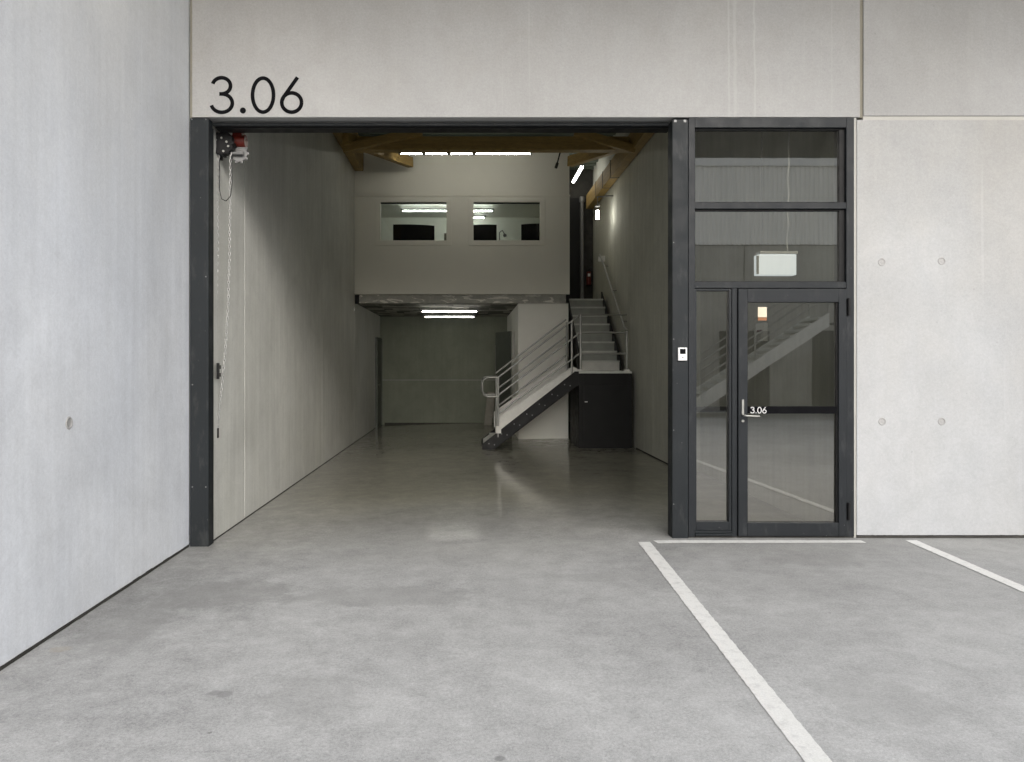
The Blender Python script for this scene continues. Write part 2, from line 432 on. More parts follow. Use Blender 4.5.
# painted lines
def painted(name, pts, label):
    mb = MB(); a, b, c, d = [Vector((x, y, 0)) for x, y in pts]     # edges a-d and b-c run along the line or across it
    if (b - a).length > (d - a).length: a, b, c, d = a, d, c, b
    n = int((d - a).length / .025); rows = []
    for i in range(n + 1):
        p, q = a.lerp(d, i / n), b.lerp(c, i / n); u = (q - p).normalized()
        p = p + u * random.uniform(-.003, .003); q = q + u * random.uniform(-.003, .003)
        rows += [(p.x, p.y, floor_z(p.x) + .004), (q.x, q.y, floor_z(q.x) + .004)]
    mb.add(rows, [(2 * i, 2 * i + 1, 2 * i + 3, 2 * i + 2) for i in range(n)])
    return tag(mb.build(name, M['line']), label, 'road marking', 'white parking bay lines')
def gp(px, py):       # photo point on the floor -> x, y
    r = (FL * (EYE) / (py - VY)) / D
    return ((px - VX) * S * r, D * (r - 1))
a0 = gp(637.6, 541.8); a1 = gp(650.8, 541.8); b0 = gp(807.6, 762); b1 = gp(831.5, 762)
def ext(p, q, y):
    t = (y - p[1]) / (q[1] - p[1]); return (p[0] + (q[0] - p[0]) * t, y)
# give the line one constant width
ca = ((a0[0] + a1[0]) / 2, a0[1]); cb = ((b0[0] + b1[0]) / 2, b0[1])
wv = .052
ce = ext(ca, cb, -5.3)
painted('parking_line', [(ca[0] - wv, ca[1]), (ca[0] + wv, ca[1]), (ce[0] + wv, ce[1]), (ce[0] - wv, ce[1])],
        'long white floor line running from the post beside the glazed entrance towards the viewer')
c0 = gp(907.2, 540.6); c1 = gp(914.2, 540.6); d0 = gp(1024, 593); d1 = gp(1024, 586.2)
cc = ((c0[0] + c1[0]) / 2, c0[1]); dd_ = gp(1024, 589.7)
de = ext(cc, dd_, -5.3)
painted('parking_line', [(cc[0] - wv * .95, cc[1]), (cc[0] + wv * .95, cc[1]), (de[0] + wv, de[1]), (de[0] - wv, de[1])],
        'white floor line leaving the foot of the concrete wall with four tie holes')
y0 = gp(0, 543.5)[1]; y1 = gp(0, 540.6)[1]
painted('threshold_line', [(fx(652.5), y0), (fx(855), y0 + .01), (fx(855), y1), (fx(650.5), y1)],
        'short white floor line across the foot of the glazed entrance')

# ---------------------------------------------------------------- outer walls
ZT = 6.4
t = thing('concrete_wall', (XL - .1, -6, -.08), 'tall bluish grey concrete side wall projecting forward at the left of the opening', 'wall')
w = MB().box(XL - .25, XL, -13, -.003, floor_z(XL) + .020, ZT)
w.build('wall_panel', M['left'], t)
# dark ragged gap at the foot
g = MB(); n = 120
for i in range(n):
    ya = -13 + 12.99 * i / n; yb = -13 + 12.99 * (i + 1) / n
    za = floor_z(XL) + random.uniform(.014, .024)
    g.box(XL - .02, XL + .003 + random.uniform(0, .003), ya, yb, floor_z(XL) - .01, za)
g.build('base_joint', M['gap'], t)
def tie_hole(parent, x, y, z, nrm, r=.026):
    seg = 24; nrm = Vector(nrm); up = Vector((0, 0, 1)); u = nrm.cross(up).normalized(); c = Vector((x, y, z))
    def ring(rr, d, j=0): return [c + nrm * d + u * rr * math.cos(2 * PI * k / seg) * (1 + random.uniform(-j, j)) + up * rr * math.sin(2 * PI * k / seg) * (1 + random.uniform(-j, j)) for k in range(seg)]
    rs = [ring(r * 1.25, -.002, .05), ring(r * 1.0, .006, .03), ring(r * .88, .0055), ring(r * .80, .001), ring(r * .45, .0015)]
    mb = MB(); vs = sum(rs, [])
    mb.add(vs, [(i * seg + k, i * seg + (k + 1) % seg, (i + 1) * seg + (k + 1) % seg, (i + 1) * seg + k) for i in range(4) for k in range(seg)] + [[4 * seg + k for k in range(seg)]], True)
    return mb.build('tie_hole', M['tie'], parent)
M['tie'] = concrete('tie_hole_plug', (.37, .365, .36), .05, .02, .2)
yy = XL / S / (69 - VX) * D - D
tie_hole(t, XL, yy, EYE - (423 - VY) * S * (D + yy) / D, (1, 0, 0), .034)
ZH = fz(117.2)
t = thing('concrete_lintel_panel', (0.5, .1, ZH), 'wide pale concrete panel above the garage opening carrying the black unit number', 'concrete panel')
box(fx(192), fx(860), 0, .2, ZH, ZT).build('wall_panel', M['facade'], t, .004)
box(fx(189.6), fx(192), .012, .2, ZH, ZT).build('corner_joint', M['seal'], t)
t = thing('concrete_lintel_panel', (5, .1, ZH), 'upper pale concrete panel at top right beyond the vertical joint', 'concrete panel')
box(fx(863.6), 14, 0, .2, ZH + .012, ZT).build('wall_panel', M['facade'], t, .004)
box(fx(860), fx(863.6), .014, .1, ZH, ZT).build('vertical_joint', M['seal'], t)
box(fx(863.6), 14, .010, .1, fz(119.6), ZH + .012).build('horizontal_joint', M['seal_pale'], t)
t = thing('concrete_wall', (5, .1, 0), 'pale concrete wall right of the glazed entrance with four round tie holes', 'wall')
box(fx(857), 14, .004, .2, fz(535.4), fz(119.6)).build('wall_panel', M['right'], t, .004)
for px, py in ((882, 262), (942, 261), (882.5, 421.5), (942, 421.5)): tie_hole(t, fx(px), .004, fz(py), (0, -1, 0), .030)
ragged(fx(857), 14, -.01, fz(535.5), -.001, .05, 300, .005).build('base_joint', M['gap'], t)
box(fx(854.4), fx(857), .012, .2, 0, ZH).build('edge_joint', M['seal_pale'], t)

# unit number: strokes
def stroke(pts, w, y0, y1, mb):
    pts = [Vector((p[0], p[1])) for p in pts]; n = len(pts); a = []; b = []
    for i in range(n):
        if i == 0: d = pts[1] - pts[0]
        elif i == n - 1: d = pts[-1] - pts[-2]
        else: d = (pts[i + 1] - pts[i]).normalized() + (pts[i] - pts[i - 1]).normalized()
        d.normalize(); nn = Vector((-d.y, d.x)) * w / 2
        a.append(pts[i] + nn); b.append(pts[i] - nn)
    vs = [(p.x, y, p.y) for y in (y0, y1) for p in a + b]
    m = 2 * n; fs = []
    for i in range(n - 1):
        fs += [(i, i + 1, n + i + 1, n + i), (m + i, m + n + i, m + n + i + 1, m + i + 1),
               (i, m + i, m + i + 1, i + 1), (n + i, n + i + 1, m + n + i + 1, m + n + i)]
    fs += [(0, n, m + n, m), (n - 1, m + n - 1, m + 2 * n - 1, 2 * n - 1)]
    mb.add(vs, fs)
def arc(cx, cy, rx, ry, a0, a1, n=30):
    return [(cx + rx * math.cos(R(a0 + (a1 - a0) * i / n)), cy + ry * math.sin(R(a0 + (a1 - a0) * i / n))) for i in range(n + 1)]
def number(parent, tr, w, y0, y1, m):
    """tr maps photo-like glyph coordinates (x right, y down, height 76.5..113.8) to x, z"""
    def S_(pts): 
        mb = MB(); stroke([tr(*p) for p in pts], w, y0, y1, mb); return mb
    top = arc(221.8, 86.6, 9.6, 8.4, 190, 450, 30)     # y down: 270 = top
    top = [(221.6 + 9.0 * math.cos(R(a)), 85.9 + 8.1 * math.sin(R(a))) for a in range(-165, 88, 7)] + [(219.4, 94.0)]
    bot = [(221.8 + 10.6 * math.cos(R(a)), 103.2 + 9.2 * math.sin(R(a))) for a in range(-86, 171, 7)]
    three = S_(top); stroke([tr(*p) for p in [(219.4, 94.0)] + bot], w, y0 + .0004 * (y1 - y0), y1, three)
    three.build('digit', m, parent)
    d = MB(); c = tr(243, 110.6); rr = abs(tr(3.0, 0)[0] - tr(0, 0)[0]); n = 22
    d.prism([(c[0] + rr * math.cos(2 * PI * k / n), c[1] + rr * math.sin(2 * PI * k / n)) for k in range(n)], y0, y1)
    d.build('decimal_point', m, parent)
    zero = [(263.1 + 10.5 * math.cos(2 * PI * k / 48), 95.2 + 17.0 * math.sin(2 * PI * k / 48)) for k in range(49)]
    S_(zero).build('digit', m, parent)
    six = MB(); stroke([tr(291.7 + 9.9 * math.cos(2 * PI * k / 40), 102.6 + 9.6 * math.sin(2 * PI * k / 40)) for k in range(41)], w, y0, y1, six)
    stroke([tr(297.6, 77.4), tr(283.6, 97.2), tr(282.2, 100.4)], w, y0 + .0004 * (y1 - y0), y1, six)
    six.build('digit', m, parent)
un = thing('unit_number', (fx(256), -.004, fz(114)), 'large thin black unit number 3.06 on the concrete above the opening', 'number sign')
number(un, lambda x, y: (fx(x), fz(y)), 3.65 * S, -.004, .002, M['number'])

# ---------------------------------------------------------------- opening frame
t = thing('garage_door_frame', (0, .06, 0), 'dark anthracite steel frame around the wide garage opening', 'door frame')
fl = floor_z(-2.3)
p_ = box(fx(190), fx(208.6), -.002, .11, fl - .01, fz(118.2)).build('post', M['post'], t, .004)
tag(p_, 'left post of the opening against the projecting side wall')
for zz, xx in ((fz(119.5), 192), (fz(119.5), 206), (.45, 192.5), (.45, 206), (1.35, 192.5), (2.3, 206)):
    MB().cyl((fx(xx), -.004, zz), (0, 1, 0), .0055, .006, 10).build('bolt', M['grey'], p_)
MB().box(fx(200), fx(208.4), .112, .135, fl - .01, ZH - .06).build('guide_rail', M['black'], t, .002)
p_ = box(fx(672.2), fx(688), -.006, .13, -.01, fz(119.6)).build('post', M['post'], t, .004)
tag(p_, 'post between the opening and the glazed entrance')
for xx in (675, 684.5): 
    box(fx(xx) - .012, fx(xx) + .012, -.011, -.003, fz(121.3) - .012, fz(121.3) + .010).build('bolt', M['grey'], p_)
for zz in (.3, .95, 1.75, 2.6): MB().cyl((fx(673.4), -.007, zz), (0, 1, 0), .005, .006, 10).build('bolt', M['grey'], p_)
MB().box(fx(672.6), fx(680), .132, .155, -.01, ZH - .06).build('guide_rail', M['black'], t, .002)
zb = EYE + (VY - 133.0) * S * (1 + .3 / D)
MB().box(fx(209), fx(676), .158, .30, zb, ZH - .003).build('lintel_beam', M['black'], t, .004)
MB().box(fx(208.8), fx(672), .10, .128, zb + .004, zb + .030).build('brush_seal_rail', M['post'], t, .003)
for i in range(7): MB().cyl((fx(236) + i * .57, .098, zb + .017), (0, 1, 0), .005, .006, 8).build('rivet', M['gap'], t)

# ---------------------------------------------------------------- glazed entrance
t = thing('glazed_entrance', (fx(771), .05, 0), 'anthracite framed glazed entrance with side light, top lights and door right of the opening', 'glazed entrance')
YF0, YF1 = .0, .09
f = MB()
f.box(fx(688.6), fx(695), YF0, YF1, .012, fz(117.6))            # left jamb
f.box(fx(846.5), fx(854.2), YF0, YF1, .012, fz(117.6))          # right jamb
f.box(fx(695), fx(846.5), YF0, YF1, fz(127.5), fz(117.6))     # head
f.build('outer_frame', M['frame'], t, .003)
MB().box(fx(695), fx(846.5), .004, .085, fz(208.6), fz(202.2)).build('transom', M['frame'], t, .003)
MB().box(fx(695), fx(846.5), .004, .085, fz(288), fz(281.8)).build('transom', M['frame'], t, .003)
MB().box(fx(732.3), fx(737.4), .004, .085, .012, fz(288) - .001).build('mullion', M['frame'], t, .003)
for (pa, pb, ya, yb) in ((695, 846.5, 202.2, 127.5), (695, 846.5, 281.8, 208.6)):
    b4 = MB(); w4 = .022
    x0_, x1_, z0_, z1_ = fx(pa) + .001, fx(pb) - .001, fz(ya) + .001, fz(yb) - .001
    wr = .048
    b4.box(x0_, x0_ + w4 * .5, .03, .075, z0_, z1_).box(x1_ - wr, x1_, .03, .075, z0_, z1_)
    b4.box(x0_ + w4 * .5, x1_ - wr, .03, .075, z0_, z0_ + w4 * .4).box(x0_ + w4 * .5, x1_ - wr, .03, .075, z1_ - w4 * .6, z1_)
    b4.build('glazing_bead', M['black'], t, .002)
    g = MB(); g.add([(x0_, .05, z0_), (x1_, .05, z0_), (x1_, .05, z1_), (x0_, .05, z1_)], [(0, 1, 2, 3)]); g.build('pane', M['glass'], t)
# side light
sl = MB(); zc, zd = fz(530.5), fz(288.6)
sl.box(fx(695.2), fx(697), .012, .075, zc, zd).box(fx(729.6), fx(732.1), .012, .075, zc, zd)
sl.box(fx(697), fx(729.6), .012, .075, zc, fz(522)).box(fx(697), fx(729.6), .012, .075, fz(290.6), zd)
o_ = sl.build('side_light_sash', M['frame'], t, .003)
box(fx(697), fx(729.6), .056, .075, fz(412.4), fz(407)).build('rail', M['black'], o_, .002)
g = MB(); g.add([(fx(697), .05, fz(522)), (fx(729.6), .05, fz(522)), (fx(729.6), .05, fz(290.6)), (fx(697), .05, fz(290.6))], [(0, 1, 2, 3)]); g.build('pane', M['glass'], o_)
MB().box(fx(695.2), fx(732.1), -.012, .07, fz(535.6), fz(533.4)).box(fx(695.2), fx(732.1), .004, .07, fz(533.2), fz(530.7)).build('sill_profile', M['post'], t, .002)
box(fx(688.6), fx(854.2), .01, .09, 0, .0115).build('threshold', M['gap'], t)
# door leaf
dr = MB(); x0_, x1_ = fx(738), fx(846); zb_, zt_ = fz(536), fz(288.8)
dr.box(x0_, fx(747), -.012, .06, zb_, zt_).box(fx(838.2), x1_, -.012, .06, zb_, zt_)
dr.box(fx(747), fx(838.2), -.012, .06, zb_, fz(522.6)).box(fx(747), fx(838.2), -.012, .06, fz(302.2), zt_)
door = dr.build('door', M['frame'], t, .004)
bd = MB(); bd.box(fx(747), fx(748), .006, .03, fz(522.6), fz(302.2)).box(fx(836.8), fx(838.2), .006, .03, fz(522.6), fz(302.2))
bd.build('glazing_bead', M['black'], door, .001)
g = MB(); g.add([(fx(747), .03, fz(522.6)), (fx(838.2), .03, fz(522.6)), (fx(838.2), .03, fz(302.2)), (fx(747), .03, fz(302.2))], [(0, 1, 2, 3)]); g.build('pane', M['glass'], door)
box(fx(748), fx(836.8), -.004, .022, fz(413.6), fz(406.4)).build('rail', M['number'], door, .002)
h = MB()
h.box(fx(741), fx(743.2), -.022, -.0125, fz(414.5), fz(399.4))
h.tube([(fx(742.2), -.02, fz(415)), (fx(742.2), -.065, fz(415)), (fx(744), -.072, fz(415.3)), (fx(756.5), -.072, fz(415.8))], .0085, 10)
h.build('handle', M['steel'], door, .001)
MB().cyl((fx(742.2), -.015, fz(420.8)), (0, 1, 0), .012, .012, 16).build('lock_cylinder', M['steel'], door)
for yh in (307, 511): MB().cyl((fx(848), -.018, fz(yh)), (0, 0, 1), .013, .15, 12).box(fx(846.6), fx(849.6), -.012, -.001, fz(yh + 8), fz(yh - 8)).build('hinge', M['black'], door)
nt_ = box(fx(759), fx(768), .024, .0285, fz(317), fz(306.8)).build('notice', M['notice'], door)
box(fx(759), fx(768), .024, .0285, fz(320.4), fz(317.2)).build('notice_foot', M['orange'], nt_)
# numerals on the glass of the door
dn = bpy.data.objects.new('door_number', None)
nb = MB()
def number_one(mb, tr, w, y0, y1):
    top = [(221.6 + 9.0 * math.cos(R(a)), 86.3 + 8.3 * math.sin(R(a))) for a in range(-165, 91, 12)]
    bot = [(221.8 + 10.6 * math.cos(R(a)), 102.6 + 9.6 * math.sin(R(a))) for a in range(-86, 171, 12)]
    stroke([tr(*p) for p in top], w, y0, y1, mb); stroke([tr(*p) for p in [(220.4, 94.0)] + bot], w, y0 + .0001, y1, mb)
    mb.box(tr(240, 0)[0], tr(246, 0)[0], y0, y1, tr(0, 113.6)[1], tr(0, 107.6)[1])
    stroke([tr(263.1 + 10.5 * math.cos(2 * PI * k / 32), 95.2 + 17.0 * math.sin(2 * PI * k / 32)) for k in range(33)], w, y0, y1, mb)
    stroke([tr(291.7 + 9.9 * math.cos(2 * PI * k / 28), 102.6 + 9.6 * math.sin(2 * PI * k / 28)) for k in range(29)], w, y0, y1, mb)
    stroke([tr(297.6, 77.4), tr(283.6, 97.2), tr(282.2, 100.4)], w, y0 + .0001, y1, mb)
number_one(nb, lambda x, y: (fx(750.2 + (x - 210.5) * .172), fz(406.9 + (y - 76.5) * .172)), .78 * S, -.0065, -.0045)
nb.build('door_number', M['vinyl'], door)

# card reader on the post
t = thing('card_reader', (fx(682), -.008, fz(360)), 'small white and black card reader on the dark post', 'card reader')
box(fx(677.4), fx(686.2), -.03, -.0065, fz(360.6), fz(347.6)).build('housing', M['white'], t, .003)
box(fx(679), fx(684.6), -.032, -.0295, fz(354), fz(349)).build('display', M['screen'], t, .001)
MB().cyl((fx(681.8), -.0305, fz(357.4)), (0, 1, 0), .006, .004, 14).build('button', M['grey'], t)

# emergency light hanging behind the top light
ye = .32
def fe(px, py): return at(px, py, ye)
t = thing('emergency_light', tuple(fe(777, 263)), 'white box light hanging on a thin cord behind the middle top pane', 'emergency light')
a_, b_ = fe(757.5, 275), fe(796.6, 251.2)
box(a_.x, b_.x, ye, ye + .09, a_.z, b_.z - .03).build('body', M['box_glow'], t, .006)
box(a_.x + .02, b_.x + .008, ye - .01, ye + .10, b_.z - .028, b_.z).build('lid', M['white'], t, .004)
box(a_.x - .012, a_.x + .012, ye - .006, ye - .001, a_.z + .01, b_.z - .04).build('diffuser', M['seal_pale'], t, .002)
c_ = [(fe(790.6, 100).x, ye + .05, 4.6)]
for i in range(1, 30):
    py = 120 + i * 4.5; c_.append((fe(791.5 - .07 * i + .5 * math.sin(i * .9), 0).x, ye + .05 + .004 * math.sin(i), fe(0, py).z))
c_.append((fe(789, 252).x, ye + .05, fe(0, 251.5).z))
MB().tube(c_, .007, 8).build('cord', M['white'], t)
# thin chain left of it
def chain_mesh(path, pitch, wdt, rr, mb):
    # resample the path
    P = [Vector(p) for p in path]; seg = []; Ltot = 0
    for i in range(len(P) - 1): seg.append((Ltot, (P[i + 1] - P[i]).length)); Ltot += (P[i + 1] - P[i]).length
    def pt(d):
        for i, (s0, l) in enumerate(seg):
            if d <= s0 + l or i == len(seg) - 1:
                k = max(0, min(1, (d - s0) / l)); return P[i].lerp(P[i + 1], k), (P[i + 1] - P[i]).normalized()
    n = int(Ltot / pitch)
    for k in range(n):
        c, t = pt((k + .5) * pitch)
        a = Vector((0, 1, 0)) if k % 2 else Vector((1, 0, 0))
        a = (a - t * a.dot(t)).normalized()
        h = pitch * .68
        pts = []
        for q in range(10):
            an = 2 * PI * q / 10
            pts.append(c + a * (wdt / 2) * math.cos(an) + t * h * math.sin(an))
        mb.tube(pts, rr, 5, closed=True)

t = thing('pull_chain', tuple(at(762, 131, .3)), 'thin metal chain hanging straight down behind the top panes', 'chain')
cm = MB(); chain_mesh([at(762, 118, .3), at(761.6, 170, .3), at(762.4, 225, .3), at(762, 246, .3)], .030, .011, .0022, cm)
cm.build('chain_links', M['grey'], t)

# ---------------------------------------------------------------- chain hoist of the garage door
YH = .33
def H(px, py, dy=0): return at(px, py, YH + dy)
t = thing('chain_hoist', tuple(H(224, 150)), 'chain hoist with black gear, red motor and zinc chains behind the left post', 'chain hoist')
gm = MB(); c = H(223.5, 144.5)
gm.cyl(c, (0, 1, 0), .098, .09, 28)
for k in range(12):
    an = k * PI / 6; q = c + Vector((math.cos(an) * .095, 0, math.sin(an) * .095))
    gm.box(q.x - .014, q.x + .014, YH - .052, YH + .052, q.z - .014, q.z + .014)
gm.build('gear_housing', M['black'], t, .003)
for dx, dz in ((-.0, .045), (.045, .01), (.06, -.03), (.015, -.075), (-.055, .03)): MB().cyl((c.x + dx, YH - .05, c.z + dz), (0, 1, 0), .010, .012, 10).build('screw', M['steel'], t)
a_, b_ = H(230, 143.5), H(243.5, 127)
rm = MB(); rm.cyl(((a_.x + b_.x) / 2, YH + .08, a_.z + .04), (1, 0, 0), .062, b_.x - a_.x, 22).box(a_.x + .01, b_.x - .03, YH + .03, YH + .14, a_.z + .05, b_.z)
rm.build('motor_housing', M['red'], t, .006)
rb_ = H(237, 151.5); wh = MB(); wh.cyl((rb_.x, YH + .07, rb_.z), (0, 1, 0), .078, .03, 26).cyl((rb_.x - .02, YH + .02, rb_.z - .01), (1, 0, 0), .016, .15, 14)
for k in range(10):
    an = k * PI / 5; wh.box(rb_.x + .08 * math.cos(an) - .012, rb_.x + .08 * math.cos(an) + .012, YH + .06, YH + .08, rb_.z + .08 * math.sin(an) - .012, rb_.z + .08 * math.sin(an) + .012)
wh.build('chain_wheel', M['grey'], t, .002)
box(H(214, 0).x, H(220, 0).x, YH + .05, YH + .09, H(0, 158).z, H(0, 131).z).build('mounting_bracket', M['black'], t, .002)
cm = MB(); chain_mesh([H(218.6, 148), H(218, 200), H(217, 270), H(216.2, 330), H(215.8, 400), H(216.2, 436), H(217.5, 430)], .033, .019, .0037, cm)
cm.build('chain', M['chain'], t)
cm = MB(); chain_mesh([H(230.6, 152), H(230.2, 200), H(229.6, 250), H(228.4, 300), H(225.4, 350), H(221.5, 390), H(218.4, 420), H(217.5, 432)], .033, .019, .0037, cm)
cm.build('chain', M['chain'], t)
MB().tube([H(231.8, 156, -.01), H(232, 185, -.01), H(230.5, 196, -.01), H(226, 201, -.01), H(221.5, 199, -.01), H(219.5, 190, -.01), H(219.5, 160, -.01)], .004, 6).build('release_cord', M['black'], t)
box(H(215, 0).x, H(218.4, 0).x, YH - .02, YH + .02, H(0, 438).z, H(0, 428).z).build('pull_grip', M['gap'], t, .004)
t = thing('chain_keeper', tuple(at(217.6, 371, .22)), 'small black chain cleat fixed on the inner left wall beside the post', 'chain cleat')
a_, b_ = at(216.3, 379, .24), at(219.4, 363, .24)
box(b_.x - .022, b_.x, .22, .25, a_.z, b_.z).build('bracket', M['black'], t, .004)
for z_ in (a_.z + .02, b_.z - .055): box(b_.x, b_.x + .006, .225, .265, z_, z_ + .035).build('clip', M['gap'], t, .002)

# ---------------------------------------------------------------- inner shell
def yof(px, X):      # depth at which the plane X shows at photo column px
    return D * (X / S / (px - VX)) - D
t = thing('concrete_wall', (XIL - .1, 6, 0), 'long inner concrete wall on the left side of the garage with vertical joints', 'wall')
js = [yof(244.6, XIL), yof(322, XIL), yof(354.6, XIL) - .05]
segs = [.115] + js + [YB]
ZI = 6.3
w = MB()
for i in range(len(segs) - 1): w.box(XIL - .2, XIL, segs[i] + (.009 if i else 0), segs[i + 1] - .009, floor_z(XIL) + .007, ZI)
w.build('wall_panel', M['inner'], t, .003)
for i, j in enumerate(js): box(XIL - .1, XIL - .004, j - .009, j + .009, -.02, ZI).build('vertical_joint', M['seal_pale'] if i < 2 else M['seal_dark'], t)
box(XIL, XIL + .006, .14, YB, -.08, floor_z(XIL) + .008).build('base_joint', M['gap'], t)
box(XIL - .2, XIL - .006, .112, .114, 0, 3.7).build('end_cap', M['seal_pale'], t)
box(XIL, XIL + .02, YM - .1, YM - .04, 2.6, 2.66).build('fixing', M['steel'], t, .003)

t = thing('concrete_wall', (XIR + .1, 6, 0), 'inner concrete wall on the right behind the stairs with lamp glow on it', 'wall')
js = [yof(653, XIR), yof(630, XIR), yof(612, XIR)]
segs = [4.0] + js + [YB]
w = MB()
w.box(XR2, XR2 + .2, .16, 4.0, -.02, ZI).box(XIR, XR2 + .2, 4.0, 4.2, -.02, ZI)
segs[0] = 4.201
for i in range(len(segs) - 1): w.box(XIR, XIR + .2, segs[i] + (.006 if i else 0), segs[i + 1] - .006, -.02, ZI)
w.build('wall_panel', M['inner_r'], t, .003)
for j in js: box(XIR + .004, XIR + .1, j - .006, j + .006, -.02, ZI).build('vertical_joint', M['seal_dark'], t)
box(XIR - .006, XIR, 4.0, 6.85, -.02, .02).build('base_joint', M['gap'], t)

t = thing('concrete_wall', (0, YB + .1, 0), 'dark olive concrete back wall under the office with one horizontal joint', 'wall')
zj = EYE - (380 - VY) * S * 3.0
MB().box(XIL - .2, XIR + .5, YB, YB + .2, -.1, zj - .008).box(XIL - .2, XIR + .2, YB, YB + .2, zj + .008, ZI).build('wall_panel', M['back'], t, .004)
box(XIL, 1.0, YB + .006, YB + .1, zj - .008, zj + .008).build('horizontal_joint', M['seal_pale'], t)
box(-2.2, 1.0, YB - .006, YB, -.08, -.025).build('base_joint', M['gap'], t)

# narrow dark door at the back of the left wall
ya, yb = 12.0, 12.9
t = thing('side_door', (XIL, (ya + yb) / 2, 0), 'narrow dark door in the left wall right at the back', 'door')
ztd = 2.14
box(XIL + .001, XIL + .045, ya, yb, -.07, ztd).build('door_leaf', M['darkdoor'], t, .003)
MB().box(XIL + .001, XIL + .06, ya - .06, ya - .001, -.07, ztd + .05).box(XIL + .001, XIL + .06, yb + .001, yb + .06, -.07, ztd + .05).box(XIL + .001, XIL + .06, ya, yb, ztd + .001, ztd + .05).build('door_frame', M['darkdoor'], t, .002)
MB().tube([(XIL + .045, ya + .1, 1.0), (XIL + .09, ya + .1, 1.0), (XIL + .09, ya + .21, 1.0)], .01, 8).build('handle', M['steel'], t)

# roof
t = thing('roof_deck', (.4, 6.5, ZI), 'ribbed dark grey green roof deck above the timber beams', 'roof')
rd = MB(); rd.box(XIL - .2, XIR + .5, .2, YB + .2, ZI, ZI + .12)
rd.build('deck_sheet', M['deck'], t)
rr_ = MB(); y = .5
while y < YB: rr_.box(XIL, XIR, y, y + .09, ZI - .05, ZI - .001); y += .34
rr_.build('deck_ribs', M['deck'], t)

def beam_thing(a, b, w, h, label, strap=()):
    t = thing('timber_beam', tuple((Vector(a) + Vector(b)) / 2), label, 'timber beam')
    MB().beam(a, b, w, h).build('beam', M['timber'], t, .01)
    for k in strap:
        c = Vector(a).lerp(Vector(b), k); d = (Vector(b) - Vector(a)).normalized()
        MB().beam(c - d * .018, c + d * .018, w + .012, h + .012).build('steel_strap', M['seal_dark'], t, .001)
    return t
beam_thing((XIR - .105, 4.1, 5.42), (XIR - .105, 11.3, 5.42), .17, .34, 'deep glulam beam along the top of the right wall held by steel straps', (.58, .70, .82))
beam_thing((XIL + .10, .4, 5.72), (XIL + .10, YM - .03, 5.72), .18, .54, 'glulam beam along the top of the left wall')
beam_thing((XIL + .2, 6.5, 5.385), (XIR - .22, 6.5, 5.385), .20, .235, 'horizontal cross beam spanning the garage in front of the office')
beam_thing((XIL + .2, 6.2, 5.40), (-1.15, 8.3, 5.56), .13, .20, 'short diagonal timber brace at the left ending above the office')
beam_thing((XIL + .14, 6.32, 5.26), (-.80, 6.30, 5.56), .11, .14, 'diagonal timber brace rising towards the lintel from the left wall')
beam_thing((XIR - .14, 6.32, 5.24), (1.85, 6.30, 5.55), .11, .14, 'diagonal timber brace rising towards the lintel from the right wall')
beam_thing((XIR - .22, 6.9, 5.50), (2.06, 8.45, 5.62), .13, .20, 'short pale timber brace at the right beside the office')
beam_thing((XIL + .2, 3.2, 5.75), (XIR - .22, 3.2, 5.75), .16, .34, 'cross beam of the front roof bay just behind the lintel')
t = thing('hanging_rod', tuple(at(560, 150, 7.5)), 'thin black rod hanging at a slant below the cross beam', 'rod')
MB().tube([at(564, 137, 7.5), at(556.5, 166.5, 7.5)], .014, 8).build('rod_shaft', M['black'], t)
MB().tube([at(557.5, 163, 7.5), at(555.8, 168, 7.5)], .028, 10).build('end_tip', M['gap'], t)

# ---------------------------------------------------------------- office box on the mezzanine
XOR = 2.07
zo0 = at(0, 294.3, YM).z; zo1 = 5.89
ztr = at(0, 196, YM).z
t = thing('office_box', (0, YM, zo0), 'pale painted upper office box with two internal windows above the back of the garage', 'office')
wz0, wz1 = at(0, 240.5, YM).z, at(0, 202.3, YM).z
wins = [(at(380.5, 0, YM).x, at(446.5, 0, YM).x), (at(473.5, 0, YM).x, at(540, 0, YM).x)]
fw = MB(); yf, yk = YM - .015, YM + .12
xl = XIL + .001
fw.box(xl, XOR, yf, yk, zo0, wz0)
fw.box(xl, wins[0][0], yf, yk, wz0, wz1).box(wins[0][1], wins[1][0], yf, yk, wz0, wz1).box(wins[1][1], XOR, yf, yk, wz0, wz1)
fw.box(xl, XOR, yf, yk, wz1, ztr)
fw.build('front_wall', M['office'], t)
box(xl, XOR - .003, YM + .003, yk, ztr, zo1).build('upper_wall', M['office'], t)
box(xl, XOR + .006, YM - .028, YM - .0155, ztr - .012, ztr + .022).build('trim_strip', M['office'], t, .002)
box(XOR - .1, XOR, yk, YB, zo0 + .02, zo1).build('side_wall', M['office'], t)
box(xl, XOR - .1, yk, YB, 5.38, 5.44).build('ceiling', M['office_in'] if 'office_in' in M else M['partition'], t)
box(xl, XOR - .1, YB - .03, YB - .002, zo0 + .02, 5.38).build('rear_wall', M['partition'], t)
box(xl, XOR - .1, yk, YB - .03, zo0 + .001, zo0 + .02).build('office_floor', M['grey'], t)
box(xl, XOR - .1, yk, YB, zo1 - .03, zo1).build('roof_sheet', M['deck'], t)
